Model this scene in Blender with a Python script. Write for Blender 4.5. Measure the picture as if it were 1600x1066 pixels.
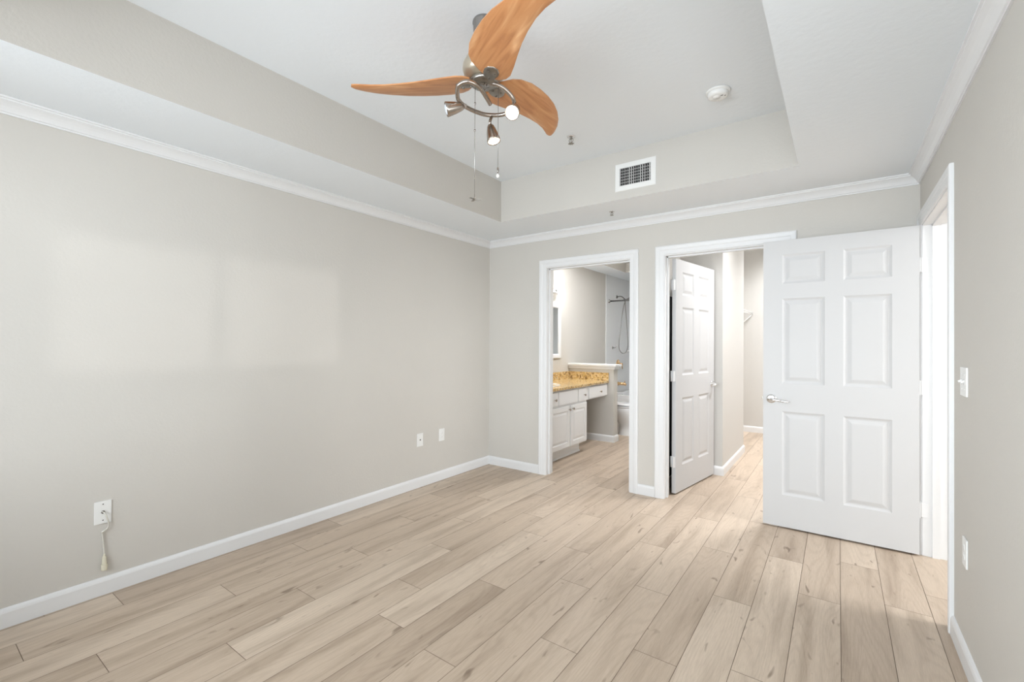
import bpy, bmesh, math, random
from mathutils import Vector, Matrix

for o in list(bpy.data.objects): bpy.data.objects.remove(o, do_unlink=True)
S = bpy.context.scene
COL = S.collection
R = math.radians
PI = math.pi

# ------------------------------------------------------------------ camera
TH, PIT, ROL, CAMH = R(35.6259), .0055558, .0050495, 1.2977
def cam_dir(x, y, z):                     # camera space (right, up, forward) -> world
    x, y = x*math.cos(ROL) - y*math.sin(ROL), x*math.sin(ROL) + y*math.cos(ROL)
    z0 = z*math.cos(PIT) - y*math.sin(PIT); y0 = y*math.cos(PIT) + z*math.sin(PIT)
    return Vector((-math.sin(TH)*z0 + math.cos(TH)*x, math.cos(TH)*z0 + math.sin(TH)*x, y0))
cam = bpy.data.cameras.new('camera'); camo = bpy.data.objects.new('camera', cam); COL.objects.link(camo)
r_, u_, f_ = cam_dir(1,0,0), cam_dir(0,1,0), cam_dir(0,0,1)
M = Matrix(((r_.x,u_.x,-f_.x,0),(r_.y,u_.y,-f_.y,0),(r_.z,u_.z,-f_.z,CAMH),(0,0,0,1)))
camo.matrix_world = M
cam.sensor_width = 36; cam.lens = 16.0; cam.clip_start = .02
S.camera = camo

# ------------------------------------------------------------------ world, lights, exposure
S.view_settings.view_transform = 'Standard'; S.view_settings.look = 'None'
S.view_settings.exposure = 0.11; S.view_settings.gamma = 1; S.view_settings.use_curve_mapping = False
w = bpy.data.worlds.new('sky'); S.world = w; w.use_nodes = True
w.node_tree.nodes['Background'].inputs[0].default_value = (.85,.93,1,1)
w.node_tree.nodes['Background'].inputs[1].default_value = 1.0

def area(name, loc, aim, sx, sy, power, col=(1,1,1), spread=180):
    l = bpy.data.lights.new(name, 'AREA'); l.shape = 'RECTANGLE'; l.size = sx; l.size_y = sy
    l.energy = power; l.color = col; l.spread = R(spread)
    o = bpy.data.objects.new(name, l); COL.objects.link(o); o.location = loc
    o.rotation_euler = (Vector(aim)-Vector(loc)).to_track_quat('-Z', 'Y').to_euler()
    return o
# daylight through the window behind the camera and the window in the right wall beside it
area('window_daylight', (-2.0,-2.6,1.70), (-1.7,3,1.75), 5.6, 2.4, 415, (.87,.938,1))
area('side_window_daylight', (.62,.50,1.5), (-3,1.0,1.55), 1.6, .8, 22, (.93,.965,1))
# low daylight thrown back by the building opposite, coming level through the side window's blind
sun = bpy.data.lights.new('low_daylight', 'SUN'); sun.energy = .48; sun.angle = R(1.5); sun.color = (1,.97,.95)
so = bpy.data.objects.new('low_daylight', sun); COL.objects.link(so); so.rotation_euler = Vector((-1,.215,0)).to_track_quat('-Z','Y').to_euler()
# daylight in the neighbouring room, falling through the entry doorway
area('hall_daylight', (3.3,3.40,2.05), (0,3.35,.3), 1.4, 1.0, 118, (.95,.97,1))
# bathroom ceiling lamp in the recess
area('bathroom_lamp', (-1.78,5.5,2.74), (-2.0,5.7,0), .4, .9, 42, (.97,.98,1), 150)
# closet lamp under the closet ceiling
area('closet_lamp', (-.25,6.85,2.93), (-.25,6.85,0), .5, .6, 38, (.96,.97,1), 130)
area('closet_door_fill', (-.02,4.7,2.93), (-.02,4.7,0), .4, .4, 34, (.96,.97,1), 130)  # added fill to brighten the open closet door, no fitting known here

# ------------------------------------------------------------------ materials
def mat(name, col, rough=.5, metal=0, bump=0, bscale=200, spec=.5, emis=None, estr=0, coat=0):
    m = bpy.data.materials.new(name); m.use_nodes = True; nt = m.node_tree; b = nt.nodes['Principled BSDF']
    b.inputs['Base Color'].default_value = (*col,1); b.inputs['Roughness'].default_value = rough
    b.inputs['Metallic'].default_value = metal; b.inputs['Specular IOR Level'].default_value = spec
    b.inputs['Coat Weight'].default_value = coat
    if emis: b.inputs['Emission Color'].default_value = (*emis,1); b.inputs['Emission Strength'].default_value = estr
    if bump:
        tc = nt.nodes.new('ShaderNodeTexCoord'); n = nt.nodes.new('ShaderNodeTexNoise'); bp = nt.nodes.new('ShaderNodeBump')
        n.inputs['Scale'].default_value = bscale; n.inputs['Detail'].default_value = 4
        bp.inputs['Strength'].default_value = bump; bp.inputs['Distance'].default_value = .004
        nt.links.new(tc.outputs['Object'], n.inputs['Vector']); nt.links.new(n.outputs['Fac'], bp.inputs['Height'])
        nt.links.new(bp.outputs[0], b.inputs['Normal'])
    return m
WALL = mat('wall_paint', (.612,.588,.545), .62, bump=.25, bscale=70, spec=.3)
def mottle(m, amp, scale, stretch=(1,1,1)):
    nt = m.node_tree; b = nt.nodes['Principled BSDF']; c = b.inputs['Base Color'].default_value[:3]
    tc = nt.nodes.new('ShaderNodeTexCoord'); mp = nt.nodes.new('ShaderNodeMapping'); mp.inputs['Scale'].default_value = stretch
    n = nt.nodes.new('ShaderNodeTexNoise'); n.inputs['Scale'].default_value = scale; n.inputs['Detail'].default_value = 3
    r = nt.nodes.new('ShaderNodeValToRGB'); r.color_ramp.elements[0].position = .3; r.color_ramp.elements[1].position = .7
    r.color_ramp.elements[0].color = (*[v*(1-amp) for v in c],1); r.color_ramp.elements[1].color = (*[v*(1+amp) for v in c],1)
    nt.links.new(tc.outputs['Object'], mp.inputs[0]); nt.links.new(mp.outputs[0], n.inputs['Vector']); nt.links.new(n.outputs['Fac'], r.inputs[0]); nt.links.new(r.outputs[0], b.inputs['Base Color'])
mottle(WALL, .014, 1.6)
WALLW = mat('closet_paint', (.63,.615,.585), .7, bump=.2, bscale=70, spec=.3)
CEIL = mat('ceiling_paint', (.84,.88,.91), .85, bump=.3, bscale=32, spec=.2)
TRIM = mat('trim_gloss', (.78,.783,.783), .38, spec=.45)
DOORM = mat('door_paint', (.62,.62,.62), .5, spec=.3)
PLATE = mat('plastic_white', (.84,.84,.82), .35)
DARK = mat('dark_gap', (.01,.01,.01), .6)
SLOT = mat('slot_grey', (.10,.10,.10), .5)
NICK = mat('brushed_nickel', (.44,.39,.345), .24, 1)
NICKD = mat('dark_nickel', (.30,.28,.25), .30, 1)
CHROME = mat('chrome', (.80,.80,.80), .10, 1)
STEEL = mat('steel_grey', (.34,.33,.32), .22, 1)
BRASS = mat('polished_brass', (.85,.56,.30), .16, 1)
PORC = mat('porcelain', (.86,.86,.86), .08, coat=.5)
ACRYL = mat('shower_acrylic', (.80,.81,.81), .22)
MIRR = mat('mirror_glass', (.80,.82,.82), .02, 1)
CABW = mat('cabinet_white', (.86,.86,.86), .35)
CREAM = mat('cream_plastic', (.72,.68,.54), .35)
CORDM = mat('cord_white', (.66,.64,.58), .4)
GRILLE = mat('grille_grey', (.55,.54,.53), .4)
PEWTER = mat('motor_champagne', (.56,.50,.40), .28, .75)
BULB = mat('lit_bulb', (1,1,1), .3, emis=(1,.83,.58), estr=9)
BULBHOT = mat('lit_bulb_bright', (1,1,1), .3, emis=(1,.80,.50), estr=45)
LENSOFF = mat('lamp_lens', (.70,.76,.82), .08, 0, coat=.6)
SHADE = mat('lit_glass_shade', (1,1,1), .4, emis=(1,.97,.92), estr=2.5)

def N(nt, t, **k):
    n = nt.nodes.new(t)
    for a, v in k.items(): setattr(n, a, v)
    return n
def ramp(nt, stops):
    r = nt.nodes.new('ShaderNodeValToRGB'); e = r.color_ramp.elements
    while len(e) < len(stops): e.new(.5)
    for i, (p, c) in enumerate(stops): e[i].position = p; e[i].color = (*c,1) if len(c) == 3 else c
    return r
def mul(nt, a, b, fac=1.0, mode='MULTIPLY'):
    m = N(nt, 'ShaderNodeMix', data_type='RGBA', blend_type=mode); m.inputs[0].default_value = fac
    nt.links.new(a, m.inputs[6]); nt.links.new(b, m.inputs[7]); return m.outputs[2]

def floor_mat():
    m = mat('oak_plank', (.5,.4,.3), .42, spec=.4); nt = m.node_tree; b = nt.nodes['Principled BSDF']; L = nt.links.new
    uv = N(nt, 'ShaderNodeUVMap', uv_map='plank')
    def layer(sx, sy, scale, detail, rough=.55, dist=0):
        mp = N(nt, 'ShaderNodeMapping'); mp.inputs['Scale'].default_value = (sx, sy, 1); L(uv.outputs[0], mp.inputs[0])
        n = N(nt, 'ShaderNodeTexNoise'); n.inputs['Scale'].default_value = scale; n.inputs['Detail'].default_value = detail
        n.inputs['Roughness'].default_value = rough; n.inputs['Distortion'].default_value = dist; L(mp.outputs[0], n.inputs['Vector']); return n.outputs['Fac']
    big = layer(.7, 7.0, 1.7, 3, .5, .15)
    # cathedral grain: rings of a stretched noise field
    fld = layer(.40, 3.4, 1.5, 1.2, .4, .1)
    mm = N(nt, 'ShaderNodeMath', operation='MULTIPLY'); mm.inputs[1].default_value = 170; L(fld, mm.inputs[0])
    sn = N(nt, 'ShaderNodeMath', operation='SINE'); L(mm.outputs[0], sn.inputs[0])
    fine = layer(3, 70, 5, 4, .6)
    blot = layer(3.0, 8, 2.6, 1.5, .5, .8)
    tone = N(nt, 'ShaderNodeAttribute', attribute_name='tone', attribute_type='GEOMETRY')
    rt = ramp(nt, [(0,(.485,.386,.296)),(.5,(.562,.454,.352)),(1,(.645,.535,.425))]); L(tone.outputs['Fac'], rt.inputs[0])
    rb = ramp(nt, [(.30,(.76,.735,.71)),(.52,(1,1,1)),(.75,(1.06,1.06,1.06))]); L(big, rb.inputs[0])
    rs = ramp(nt, [(0,(.94,.932,.925)),(.5,(1,1,1))]);
    ad = N(nt, 'ShaderNodeMath', operation='MULTIPLY_ADD'); ad.inputs[1].default_value = .5; ad.inputs[2].default_value = .5; L(sn.outputs[0], ad.inputs[0]); L(ad.outputs[0], rs.inputs[0])
    rf = ramp(nt, [(.35,(.88,.87,.86)),(.6,(1,1,1))]); L(fine, rf.inputs[0])
    rk = ramp(nt, [(.22,(.42,.38,.35)),(.32,(1,1,1))]); L(blot, rk.inputs[0])
    c = mul(nt, rt.outputs[0], rb.outputs[0]); c = mul(nt, c, rs.outputs[0]); c = mul(nt, c, rf.outputs[0]); c = mul(nt, c, rk.outputs[0], .8)
    L(c, b.inputs['Base Color'])
    bp = N(nt, 'ShaderNodeBump'); bp.inputs['Strength'].default_value = .12; bp.inputs['Distance'].default_value = .001
    L(fine, bp.inputs['Height']); L(bp.outputs[0], b.inputs['Normal'])
    return m
OAK = floor_mat()
GROOVE = mat('plank_groove', (.16,.115,.08), .8)

def granite_mat():
    m = mat('gold_granite', (.7,.5,.2), .16, spec=.5); nt = m.node_tree; b = nt.nodes['Principled BSDF']; L = nt.links.new
    tc = N(nt, 'ShaderNodeTexCoord')
    v = N(nt, 'ShaderNodeTexVoronoi'); v.inputs['Scale'].default_value = 75; L(tc.outputs['Object'], v.inputs['Vector'])
    n = N(nt, 'ShaderNodeTexNoise'); n.inputs['Scale'].default_value = 38; n.inputs['Detail'].default_value = 5; L(tc.outputs['Object'], n.inputs['Vector'])
    r1 = ramp(nt, [(0,(.40,.23,.08)),(.35,(.60,.39,.14)),(.6,(.70,.51,.25)),(1,(.80,.68,.47))]); L(v.outputs['Color'], r1.inputs[0])
    r2 = ramp(nt, [(.37,(.12,.07,.035)),(.46,(1,1,1))]); L(n.outputs['Fac'], r2.inputs[0])
    L(mul(nt, r1.outputs[0], r2.outputs[0], .85), b.inputs['Base Color']); return m
GRAN = granite_mat()

def blade_mat():
    m = mat('maple_blade', (.5,.3,.1), .33, spec=.5); nt = m.node_tree; b = nt.nodes['Principled BSDF']; L = nt.links.new
    tc = N(nt, 'ShaderNodeTexCoord'); mp = N(nt, 'ShaderNodeMapping'); mp.inputs['Scale'].default_value = (1.6, 13, 3); L(tc.outputs['Object'], mp.inputs[0])
    n = N(nt, 'ShaderNodeTexNoise'); n.inputs['Scale'].default_value = 2.4; n.inputs['Detail'].default_value = 6; n.inputs['Distortion'].default_value = .9; L(mp.outputs[0], n.inputs['Vector'])
    r = ramp(nt, [(.30,(.40,.160,.062)),(.45,(.54,.245,.098)),(.55,(.57,.27,.112)),(.72,(.68,.37,.18))]); L(n.outputs['Fac'], r.inputs[0]); L(r.outputs[0], b.inputs['Base Color']); return m
BLADE = blade_mat()

# ------------------------------------------------------------------ mesh helpers
class MB:
    def __init__(s): s.bm = bmesh.new()
    def box(s, x0, x1, y0, y1, z0, z1, bev=0, mi=0):
        bm2 = bmesh.new() if bev else s.bm
        vs = [bm2.verts.new((x,y,z)) for x in (x0,x1) for y in (y0,y1) for z in (z0,z1)]
        F = [(0,1,3,2),(4,6,7,5),(0,4,5,1),(2,3,7,6),(0,2,6,4),(1,5,7,3)]
        fs = [bm2.faces.new([vs[i] for i in f]) for f in F]
        for f in fs: f.material_index = mi
        if bev:
            bmesh.ops.bevel(bm2, geom=bm2.edges[:], offset=bev, segments=2, affect='EDGES', profile=.7)
            s.join(bm2)
        return s
    def join(s, bm2, M=None):
        mp = {}
        for v in bm2.verts: mp[v] = s.bm.verts.new(M @ v.co if M else v.co)
        for f in bm2.faces:
            try:
                g = s.bm.faces.new([mp[v] for v in f.verts]); g.material_index = f.material_index; g.smooth = f.smooth
            except ValueError: pass
        bm2.free(); return s
    def add(s, other, M): return s.join(other.bm, M)
    def tube(s, pts, rad, n=10, cap=True, closed=False):
        pts = [Vector(p) for p in pts]; k = len(pts); rads = rad if isinstance(rad, (list,tuple)) else [rad]*k
        rings = []; up = None
        for i, p in enumerate(pts):
            a = pts[(i-1) % k] if (i or closed) else p; b = pts[(i+1) % k] if (i < k-1 or closed) else p
            t = (b-a).normalized()
            if up is None: up = t.orthogonal().normalized()
            up = (up - t*up.dot(t))
            up = up.normalized() if up.length > 1e-6 else t.orthogonal().normalized()
            sd = t.cross(up)
            rings.append([s.bm.verts.new(p + rads[i]*(math.cos(q*2*PI/n)*up + math.sin(q*2*PI/n)*sd)) for q in range(n)])
        for i in range(k if closed else k-1):
            A, B = rings[i], rings[(i+1) % k]
            for q in range(n):
                f = s.bm.faces.new((A[q],A[(q+1)%n],B[(q+1)%n],B[q])); f.smooth = True
        if cap and not closed:
            s.bm.faces.new(rings[0][::-1]); s.bm.faces.new(rings[-1])
        return s
    def lathe(s, prof, M=None, n=24, sx=1, sy=1):          # prof: [(r, z)]
        rings = []
        for r, z in prof:
            if r < 1e-5: rings.append([s.bm.verts.new((0,0,z))])
            else: rings.append([s.bm.verts.new((r*sx*math.cos(q*2*PI/n), r*sy*math.sin(q*2*PI/n), z)) for q in range(n)])
        vs = [v for r in rings for v in r]
        for A, B in zip(rings, rings[1:]):
            for q in range(n):
                q2 = (q+1) % n
                if len(A) == 1 and len(B) == 1: break
                if len(A) == 1: f = s.bm.faces.new((A[0],B[q2],B[q]))
                elif len(B) == 1: f = s.bm.faces.new((A[q],A[q2],B[0]))
                else: f = s.bm.faces.new((A[q],A[q2],B[q2],B[q]))
                f.smooth = True
        if M:
            for v in vs: v.co = M @ v.co
        return s
    def loft(s, rings, cap=True, smooth=True):             # rings: equal length lists of points
        R_ = [[s.bm.verts.new(p) for p in r] for r in rings]; n = len(R_[0])
        for A, B in zip(R_, R_[1:]):
            for q in range(n):
                f = s.bm.faces.new((A[q],A[(q+1)%n],B[(q+1)%n],B[q])); f.smooth = smooth
        if cap: s.bm.faces.new(R_[0][::-1]); s.bm.faces.new(R_[-1])
        return s
    def bar(s, A, B, ua, ub, prof, ca=0, cb=0):            # sweep profile (a along ua, b along ub) from A to B; ends mitred by a*ca, a*cb
        A, B, ua, ub = Vector(A), Vector(B), Vector(ua), Vector(ub); t = (B-A).normalized()
        r0 = [A + ua*a + ub*b + t*(a*ca) for a, b in prof]; r1 = [B + ua*a + ub*b - t*(a*cb) for a, b in prof]
        return s.loft([r0, r1], True, False)
    def build(s, name, m, parent=None, loc=None, smooth_angle=None):
        bmesh.ops.recalc_face_normals(s.bm, faces=s.bm.faces[:])
        me = bpy.data.meshes.new(name); s.bm.to_mesh(me); s.bm.free()
        for x in (m if isinstance(m, (list,tuple)) else [m]): me.materials.append(x)
        if smooth_angle is not None: 
            for p in me.polygons: p.use_smooth = True
            me.set_sharp_from_angle(angle=R(smooth_angle))
        o = bpy.data.objects.new(name, me); COL.objects.link(o)
        if parent: o.parent = parent
        if loc: o.location = loc
        return o
def tag(o, label=None, cat=None, group=None, kind=None):
    for k, v in (('label',label),('category',cat),('group',group),('kind',kind)):
        if v: o[k] = v
    return o
def empty(name, loc, label, cat, group=None, kind=None, rz=0):
    o = bpy.data.objects.new(name, None); COL.objects.link(o); o.location = loc; o.rotation_euler = (0,0,rz); o.empty_display_size = .05
    return tag(o, label, cat, group, kind)
def struct(o, label, cat): return tag(o, label, cat, None, 'structure')
def aim_matrix(p, d):                                     # local +Z -> d, origin at p
    return Matrix.Translation(Vector(p)) @ Vector(d).to_track_quat('Z','Y').to_matrix().to_4x4()
def smooth_path(pts, sub=6):
    P = [Vector(p) for p in pts]; out = []
    for i in range(len(P)-1):
        a = P[max(i-1,0)]; b = P[i]; c = P[i+1]; d = P[min(i+2,len(P)-1)]
        for k in range(sub):
            t = k/sub; out.append(.5*((2*b)+(c-a)*t+(2*a-5*b+4*c-d)*t*t+(3*b-a-3*c+d)*t**3))
    return out + [P[-1]]

# ------------------------------------------------------------------ dimensions
XL, XR, YB, YF = -3.069, .424, 3.859, -.62
WT = .125; YB2 = YB + WT                                  # wall thickness
ZC, ZT = 2.39, 2.754                                      # soffit and tray ceiling
TL, TR, TB, TF = -2.467, -.197, 3.262, -.126              # tray opening
D1A, D1B, D2A, D2B = -2.344, -1.494, -1.183, -.325        # clear openings in the back wall
DH = 2.043                                                # jamb underside
RY0, RY1 = 2.905, 3.776                                   # entry doorway in the right wall
BX1 = -1.42                                               # bathroom partition
BY1 = 7.92; BC = 2.43

# ------------------------------------------------------------------ setting: floor
def make_floor():
    bm = bmesh.new(); uvl = bm.loops.layers.uv.new('plank'); tl = bm.faces.layers.float.new('tone')
    rnd = random.Random(11); W, LEN, G = .1795, 1.215, .0011
    known = {-4:2.30,-3:3.19,-2:2.948,-1:3.37,0:2.816,1:3.21,2:2.535,3:1.885,4:2.388,5:1.717,6:2.21,7:1.36,8:1.937,9:2.62,10:1.68,11:.887,12:1.30,13:.54,14:1.079,15:.356,16:.718}
    tones = {}
    x_hi, x_lo, ya, yb = 3.6, XL-.1, YF-.6, 8.0
    k = -20
    while True:
        x1 = .011 - W*k; x0 = x1 - W
        if x1 < x_lo: break
        k += 1
        if x0 > x_hi: continue
        j = known.get(k-1, rnd.random()*LEN)
        y = j - LEN*math.ceil((j-ya)/LEN)
        while y < yb:
            y0, y1 = y, y+LEN; y = y1
            vs = [bm.verts.new((a,b,0)) for a, b in ((x0+G,y0+G),(x1-G,y0+G),(x1-G,y1-G),(x0+G,y1-G))]
            f = bm.faces.new(vs); f[tl] = min(1,max(0,rnd.gauss(.5,.27)))
            ou, ov = rnd.random()*50, rnd.random()*50; fl = rnd.choice((1,-1))
            for lp, (a, b) in zip(f.loops, ((0,0),(0,W),(LEN,W),(LEN,0))): lp[uvl].uv = (ou+fl*a, ov+b)
    # the tongue-and-groove bed under the joints, and the slab edge
    vs = [bm.verts.new((a,b,-.0015)) for a, b in ((x_lo-.1,ya-.1),(x_hi+.3,ya-.1),(x_hi+.3,yb+.3),(x_lo-.1,yb+.3))]
    f = bm.faces.new(vs); f.material_index = 1
    me = bpy.data.meshes.new('floor'); bm.to_mesh(me); bm.free(); me.materials.append(OAK); me.materials.append(GROOVE)
    o = bpy.data.objects.new('floor', me); COL.objects.link(o)
    return struct(o, 'light oak plank floor running through all the rooms', 'floor')
make_floor()

# ------------------------------------------------------------------ setting: walls
m = MB(); m.box(XL-.12, XL, YF-.12, YB2+.0, -.02, 2.9)
struct(m.build('wall_left', WALL), 'long plain greige wall on the left with outlets near the floor', 'wall')
m = MB(); zt = 3.05
m.box(XL, D1A-.018, YB, YB2, -.02, zt); m.box(D1B+.018, D2A-.018, YB, YB2, -.02, zt); m.box(D2B+.018, XR+.12, YB, YB2, -.02, zt)
m.box(D1A-.018, D1B+.018, YB, YB2, DH+.018, zt); m.box(D2A-.018, D2B+.018, YB, YB2, DH+.018, zt)
struct(m.build('wall_back', WALL), 'greige end wall with the two white-trimmed doorways', 'wall')
VY_0, VY_1, VZ0, VZ1 = -.34, 1.33, 1.07, 1.90
m = MB(); m.box(XR, XR+.12, YF-.12, VY_0, -.02, 2.9); m.box(XR, XR+.12, VY_1, RY0-.018, -.02, 2.9); m.box(XR, XR+.12, VY_0, VY_1, -.02, VZ0); m.box(XR, XR+.12, VY_0, VY_1, VZ1, 2.9); m.box(XR, XR+.12, RY1+.018, YB, -.02, 2.9); m.box(XR, XR+.12, RY0-.018, RY1+.018, DH+.018, 2.9)
struct(m.build('wall_right', WALL), 'greige wall on the right with light switch and entry doorway', 'wall')
WX0, WX1, WZ0, WZ1 = -2.65, .34, .65, 2.30
m = MB(); m.box(XL, WX0, YF-.12, YF, -.02, 2.9); m.box(WX1, XR, YF-.12, YF, -.02, 2.9); m.box(WX0, WX1, YF-.12, YF, -.02, WZ0); m.box(WX0, WX1, YF-.12, YF, WZ1, 2.9)
struct(m.build('wall_front', WALL), 'greige window wall behind the camera', 'wall')
m = MB()
for a, b in ((WX0,WX0+.06),(WX1-.06,WX1),(-1.14,-1.07)): m.box(a, b, YF-.09, YF-.03, WZ0, WZ1)
m.box(WX0, WX1, YF-.09, YF-.03, WZ0, WZ0+.06); m.box(WX0, WX1, YF-.09, YF-.03, WZ1-.06, WZ1)
struct(m.build('window_1', TRIM), 'white two-light window frame in the wall behind the camera', 'window')

m = MB()
for a, b in ((VY_0,VY_0+.06),(VY_1-.06,VY_1),(.42,.48)): m.box(XR+.05, XR+.10, a, b, VZ0, VZ1)
m.box(XR+.05, XR+.10, VY_0, VY_1, VZ0, VZ0+.06); m.box(XR+.05, XR+.10, VY_0, VY_1, VZ1-.06, VZ1)
w2 = struct(m.build('window_2', TRIM), 'white window frame with a half-open blind in the right wall beside the camera', 'window')
m = MB()
for i in range(17):
    z = VZ0+.07+i*.043; q = Matrix.Translation((XR+.025,0,z)) @ Matrix.Rotation(R(24),4,'Y'); s_ = MB(); s_.box(-.021,.021,VY_0+.01,VY_1-.01,-.0012,.0012); m.add(s_, q)
m.build('blind_slats', TRIM, w2)

# ceiling: dropped soffit ring and raised tray; the tray's upright faces carry the wall colour
m = MB(); top = 2.95
m.box(XL, TL, YF, YB, ZC, top); m.box(TR, XR, YF, YB, ZC, top); m.box(TL, TR, TB, YB, ZC, top); m.box(TL, TR, YF, TF, ZC, top); m.box(TL, TR, TF, TB, ZT, top)
def tray_faces(bm):
    for f in bm.faces:
        c = f.calc_center_median(); f.normal_update()
        if abs(f.normal.z) < .1 and TL-.01 < c.x < TR+.01 and TF-.01 < c.y < TB+.01: f.material_index = 1
tray_faces(m.bm)
struct(m.build('ceiling', [CEIL, WALL]), 'white textured tray ceiling with dropped border and greige upright faces', 'ceiling')

# bathroom shell
m = MB(); m.box(XL-.12, XL, YB2, 6.895, -.02, 2.9); struct(m.build('wall_bathroom_left', WALL), 'greige bathroom wall behind the vanity and mirror', 'wall')
m = MB(); m.box(XL-.12, BX1+.08, BY1, BY1+.1, -.02, 2.9); struct(m.build('wall_bathroom_back', ACRYL), 'pale shower wall at the far end of the bathroom', 'wall')
m = MB(); m.box(BX1, BX1+.08, YB2, BY1, -.02, 3.05); struct(m.build('wall_bathroom_right', WALL), 'partition wall between bathroom and closet', 'wall')
m = MB(); m.box(XL-.12, XL, 6.895, BY1, -.02, 2.9); m.box(XL, XL+.012, 6.885, 6.915, .45, BC); m.box(XL, XL+.006, 6.915, BY1, .45, BC)
struct(m.build('wall_shower_left', ACRYL), 'smooth white shower surround wall with the taps', 'wall')
m = MB(); rx0, rx1, ry0, ry1 = -2.734, -1.5, 4.4, 6.89
m.box(XL, rx0, YB2, BY1, BC, 2.95); m.box(rx1, BX1, YB2, BY1, BC, 2.95); m.box(rx0, rx1, YB2, ry0, BC, 2.95); m.box(rx0, rx1, ry1, BY1, BC, 2.95); m.box(rx0, rx1, ry0, ry1, BC+.33, 2.95)
for f in m.bm.faces:
    c = f.calc_center_median(); f.normal_update()
    if abs(f.normal.z) < .1 and rx0-.01 < c.x < rx1+.01 and ry0-.01 < c.y < ry1+.01: f.material_index = 1
struct(m.build('ceiling_bathroom', [CEIL, WALL]), 'white bathroom ceiling with a greige recess', 'ceiling')
PY0, PY1, PX1 = 5.66, 5.79, -2.405
m = MB(); m.box(XL, PX1, PY0, PY1, -.005, .965); struct(m.build('wall_pony', WALL), 'low greige half wall between vanity and toilet', 'wall')
m = MB(); m.box(XL, PX1+.045, PY0-.04, PY1+.04, 1.0, 1.028, .006); m.box(XL, PX1+.022, PY0-.018, PY1+.018, .962, 1.0, .005)
struct(m.build('trim_1', TRIM), 'white moulded cap on the bathroom half wall', 'trim')
# closet shell
m = MB(); m.box(BX1+.08, -.93, 4.885, 6.11, -.02, 3.05); struct(m.build('wall_closet_left', WALLW), 'bright closet wall block beside the open closet door', 'wall')
m = MB(); m.box(BX1+.08, .42, 7.58, 7.7, -.02, 3.05); struct(m.build('wall_closet_back', WALLW), 'pale closet wall at the far end behind the doors', 'wall')
m = MB(); m.box(.30, .42, YB2, 7.58, -.02, 3.05); struct(m.build('wall_closet_right', WALLW), 'pale closet wall hidden behind the entry door', 'wall')
m = MB(); m.box(BX1, .42, YB2, 7.7, 2.97, 3.05); struct(m.build('ceiling_closet', CEIL), 'white closet ceiling', 'ceiling')
# neighbouring room beyond the entry doorway
m = MB(); m.box(XR+.12, 3.6, YB2+.6, YB2+.7, -.02, 2.9); struct(m.build('wall_hall_back', WALLW), 'pale wall of the room beyond the entry doorway', 'wall')
m = MB(); m.box(3.6, 3.7, 1.6, YB2+.7, -.02, 2.9); struct(m.build('wall_hall_right', WALLW), 'far wall of the room beyond the entry doorway', 'wall')
m = MB(); m.box(XR+.12, 3.7, 1.5, 1.6, -.02, 2.9); struct(m.build('wall_hall_front', WALLW), 'near wall of the room beyond the entry doorway', 'wall')
m = MB(); m.box(XR+.12, 3.7, 1.5, YB2+.7, 2.62, 2.9); struct(m.build('ceiling_hall', CEIL), 'white ceiling of the room beyond the entry doorway', 'ceiling')

# ------------------------------------------------------------------ setting: mouldings
BASE = [(0,0),(.014,0),(.014,.068),(.011,.078),(.006,.086),(0,.088)]                      # (out, up)
CROWN = [(0,-.066),(.008,-.066),(.008,-.058),(.014,-.056),(.018,-.048),(.026,-.036),(.036,-.026),(.046,-.019),(.052,-.016),(.052,-.009),(.060,-.007),(.060,0),(0,0)]
CAS = [(0,0),(0,.009),(.006,.012),(.036,.013),(.042,.017),(.066,.019),(.074,.016),(.076,.012),(.076,0)]   # (from the opening, out)
UP = (0,0,1)
def base(segs, name, label, m_=TRIM):
    m = MB()
    for A, B, n, ca, cb in segs: m.bar((*A,0), (*B,0), (*n,0), UP, BASE, ca, cb)
    return struct(m.build(name, m_), label, 'baseboard')
base([((XL,YF),(XL,YB),(1,0),0,1)], 'baseboard_left', 'long white baseboard along the left wall')
base([((XL,YB),(D1A-.082,YB),(0,-1),1,0),((D1B+.082,YB),(D2A-.082,YB),(0,-1),0,0),((D2B+.082,YB),(XR,YB),(0,-1),0,1)], 'baseboard_back', 'white baseboard on the end wall beside the doorways')
base([((XR,YF),(XR,RY0-.078),(-1,0),0,0)], 'baseboard_right', 'white baseboard along the right wall')
base([((XL,PY0),(PX1,PY0),(0,-1),0,-1),((PX1,PY0),(PX1,PY1),(1,0),-1,-1)], 'baseboard_bathroom', 'white baseboard wrapping the bathroom half wall')
base([((-.93,4.885),(-.93,6.11),(1,0),-1,-1),((BX1+.08,4.885),(-.93,4.885),(0,-1),0,-1),((BX1+.08,7.58),(.30,7.58),(0,-1),0,0)], 'baseboard_closet', 'white baseboard in the closet')
def crown(A, B, n, ca, cb, name, label):
    m = MB(); m.bar((*A,ZC), (*B,ZC), (*n,0), UP, CROWN, ca, cb); struct(m.build(name, TRIM), label, 'crown moulding')
crown((XL,YF),(XL,YB),(1,0),1,1,'trim_2','white crown moulding along the left wall')
crown((XL,YB),(XR,YB),(0,-1),1,1,'trim_3','white crown moulding over the two doorways')
crown((XR,YF),(XR,YB),(-1,0),1,1,'trim_4','white crown moulding along the right wall')
crown((XL,YF),(XR,YF),(0,1),1,1,'trim_5','white crown moulding above the window behind the camera')

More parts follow.
